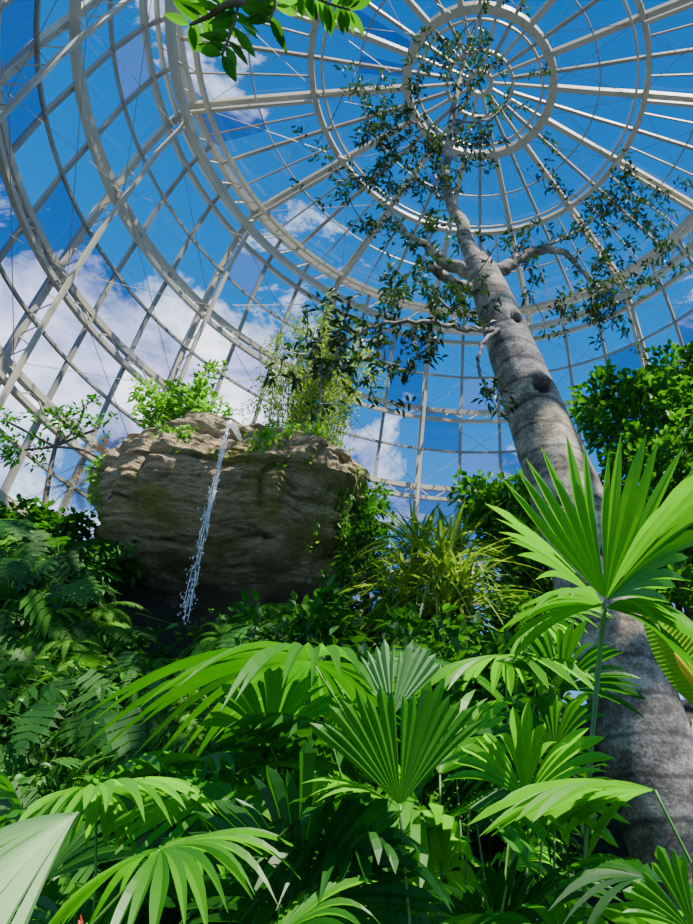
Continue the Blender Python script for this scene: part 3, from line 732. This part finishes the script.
for (bx,by) in [(-1.1,2.6),(-.5,2.3),(.0,2.9),(.2,2.5),(-.3,3.7),(-1.7,3.3),(-.8,2.9)]:
    L=[]
    for i in range(4):
        x=bx+U(-.45,.4); y=by+U(-.3,.4); x=min(x,.30)
        zt=CZ+y*math.tan(math.radians(U(-3,12)))
        L.append(dict(h=Vector((x,y,zt)),az=U(0,360),el=U(5,70),r=U(.34,.5),s=U(140,230),n=random.choice([18,22,26]),split=U(.6,.88),d=U(.12,.45),roll=U(-45,45),m=random.choice([M_palm,M_palmdark,M_palmdark])))
    P((bx,by,0),L,'overlapping green fan palm with drooping leaf tips','overlapping fan palms')
def generic(seed,mat):
    random.seed(seed); parts=[]
    for i in range(8):
        az=i*45+U(-15,15); a=math.radians(az); rch=U(.15,.55); hub=Vector((math.cos(a)*rch,math.sin(a)*rch,U(.8,1.45)))
        g=G(); fan(g,hub,az,U(-5,70),U(.38,.52),U(150,260),22,U(.55,.82),U(.15,.45),U(-30,30)); parts.append(('fan_leaf',mesh('fan_leaf',g,mat,origin=(0,0,0))))
        g=G(); tube(g,catmull([Vector((0,0,0)),Vector((hub.x*.3,hub.y*.3,hub.z*.6)),hub],6),.007,5); parts.append(('leaf_stalk',mesh('leaf_stalk',g,M_stalk,True,origin=(0,0,0))))
    return parts
gens=[generic(1,M_palm),generic(2,M_palmdark),generic(3,M_palmdark),generic(4,M_palm)]
def putpalm(loc,sc,k):
    e=empty('fan_palm',loc,label=('bright green' if k in(0,3) else 'dark green')+' low fan palm in the undergrowth',category='palm',group='low fan palms in the undergrowth')
    e.scale=(sc,)*3; e.rotation_euler=(0,0,U(0,6.28))
    for n,me in gens[k]:
        o=bpy.data.objects.new(n,me); bpy.context.collection.objects.link(o); o.parent=e
random.seed(77)
for (x,y,s,k) in [(-2.2,3.2,1.0,1),(-1.3,3.6,1.15,2),(-.5,4.2,1.3,0),(.2,4.1,1.15,2),(-.2,3.4,1.1,1),(.15,3.2,.95,1),(.0,2.6,.85,1),(-.6,2.4,.8,1),(-1.2,2.7,.9,0),(.3,2.5,.7,1),(-2.8,3.9,1.1,0),(-2.0,4.3,1.2,2),(-1.2,4.9,1.4,1),(-.1,5.1,1.4,2),(-3.2,4.8,1.1,3),(-.35,2.1,.72,1),(.25,2.0,.65,2),(-1.9,2.5,.85,2),(-.9,3.1,1.0,2),(.0,3.0,.9,3),(-.9,1.9,.62,0),(.45,1.9,.5,2),(-1.6,3.1,1.0,1),(-.1,1.75,.55,0),(.75,3.0,.68,1)]:
    putpalm((x,y,0),s,k)
for (px,py,y,r) in [(420,670,6.0,.55),(500,710,5.2,.45),(300,650,6.5,.55),(360,710,5.5,.55),(520,770,5.0,.4)]:
    bush('shrub',[(W(px,py,y),(r,r,r*.9)),(W(px-20,py+50,y-.2),(r,r,r))],1500,.17,.08,M_philo,'dark green leafy shrub in the undergrowth','shrub',trunkr=.03)
random.seed(9)
e=empty('banana_plant',(1.45,3.3,0),label='broad-leaved yellow-green banana plant beside the trunk',category='banana plant')
for (pa,pb,Wd,dr,mt) in [(W(725,725,3.2),W(640,590,3.2),.22,.04,M_banana),(W(735,760,3.1),W(704,640,3.0),.16,.06,M_banana),(W(712,700,2.9),W(674,650,2.9),.06,.05,M_gold)]:
    g=G(); d=pb-pa
    blade(g,pa,d,Vector((1,-.35,-.25)),d.length,Wd,dr); obj('leaf_blade',g,mt,parent=e)
    g=G(); tube(g,catmull([Vector((1.45,3.3,0)),Vector((1.45,3.3,0)).lerp(pa,.5),pa],5),.014,6); obj('leaf_stalk',g,M_stalk,True,parent=e)
c=W(80,960,1.9); e=empty('bromeliad',(c.x,c.y,0),label='small red bromeliad among the palms',category='bromeliad')
g=G()
for i in range(22):
    az=U(0,6.28); el=U(.5,1.4); strap(g,c,Vector((math.cos(az)*math.cos(el),math.sin(az)*math.cos(el),math.sin(el))),.11,.025,.2,5)
obj('foliage',g,M_brom,parent=e); g=G(); tube(g,[Vector(e.location),c],.012,6); obj('stem',g,M_stalk,parent=e)
# ---------------------------------------------------------------- world
w=bpy.data.worlds.new('sky'); bpy.context.scene.world=w; w.use_nodes=True; nt=w.node_tree; N=nt.nodes; L=nt.links; N.clear()
o=N.new('ShaderNodeOutputWorld'); bgd=N.new('ShaderNodeBackground'); bgd.inputs[1].default_value=1.3; L.new(bgd.outputs[0],o.inputs[0])
tc=N.new('ShaderNodeTexCoord'); sx=N.new('ShaderNodeSeparateXYZ'); L.new(tc.outputs['Generated'],sx.inputs[0])
cr=N.new('ShaderNodeValToRGB'); e=cr.color_ramp.elements; e[0].position=0; e[0].color=(.30,.58,1.0,1); e[1].position=.97; e[1].color=(.0,.12,.46,1)
k=e.new(.6); k.color=(.0,.23,.72,1)
L.new(sx.outputs[2],cr.inputs[0])
nz=N.new('ShaderNodeTexNoise'); nz.inputs['Scale'].default_value=5.4; nz.inputs['Detail'].default_value=11; nz.inputs['Roughness'].default_value=.64; nz.inputs['Distortion'].default_value=.4
mp=N.new('ShaderNodeMapping'); mp.inputs['Scale'].default_value=(1,1,1.6); mp.inputs['Location'].default_value=(3.1,1.7,.4); L.new(tc.outputs['Generated'],mp.inputs[0]); L.new(mp.outputs[0],nz.inputs['Vector'])
prev=nz.outputs['Fac']
for (px,py,rad,amt) in [(85,330,.13,.15),(200,385,.12,.18),(10,390,.14,.16),(330,235,.07,.12),(375,445,.09,.22),(150,250,.07,.09),(560,470,.1,.08),(690,330,.06,.04),(60,30,.10,.03),(300,40,.08,.04),(500,100,.4,-.12),(620,200,.3,-.10),(100,140,.2,-.10),(450,460,.07,-.08)]:
    d=(W(px,py,5)-Vector((0,0,CZ))).normalized()
    dt=N.new('ShaderNodeVectorMath'); dt.operation='DISTANCE'; L.new(tc.outputs['Generated'],dt.inputs[0]); dt.inputs[1].default_value=d
    mr=N.new('ShaderNodeMapRange'); mr.interpolation_type='SMOOTHSTEP'; mr.inputs[1].default_value=rad*1.5; mr.inputs[2].default_value=0; mr.inputs[3].default_value=0; mr.inputs[4].default_value=amt
    L.new(dt.outputs['Value'],mr.inputs[0])
    ad=N.new('ShaderNodeMath'); L.new(prev,ad.inputs[0]); L.new(mr.outputs[0],ad.inputs[1]); prev=ad.outputs[0]
c2=N.new('ShaderNodeValToRGB'); c2.color_ramp.elements[0].position=.53; c2.color_ramp.elements[0].color=(0,0,0,1); c2.color_ramp.elements[1].position=.80
L.new(prev,c2.inputs[0])
mx=N.new('ShaderNodeMix'); mx.data_type='RGBA'; L.new(c2.outputs[0],mx.inputs[0]); L.new(cr.outputs[0],mx.inputs[6]); mx.inputs[7].default_value=(2.8,2.9,3.1,1)
L.new(mx.outputs[2],bgd.inputs[0])
sl=bpy.data.lights.new('sun','SUN'); sl.energy=17; sl.angle=.009; sl.color=(1,.92,.78)
so=bpy.data.objects.new('sun',sl); so.rotation_euler=Vector((-.34,.32,-1)).to_track_quat('-Z','Y').to_euler(); so.location=(5,-3,30); bpy.context.collection.objects.link(so)
# ---------------------------------------------------------------- camera
cd=bpy.data.cameras.new('camera'); cd.sensor_fit='VERTICAL'; cd.sensor_height=24; cd.lens=24*F0/924; cd.shift_x=(346.5-480)/924
cd.clip_end=200
co=bpy.data.objects.new('camera',cd); co.location=(0,0,CZ); co.rotation_euler=(math.radians(124),0,0); bpy.context.collection.objects.link(co)
bpy.context.scene.camera=co
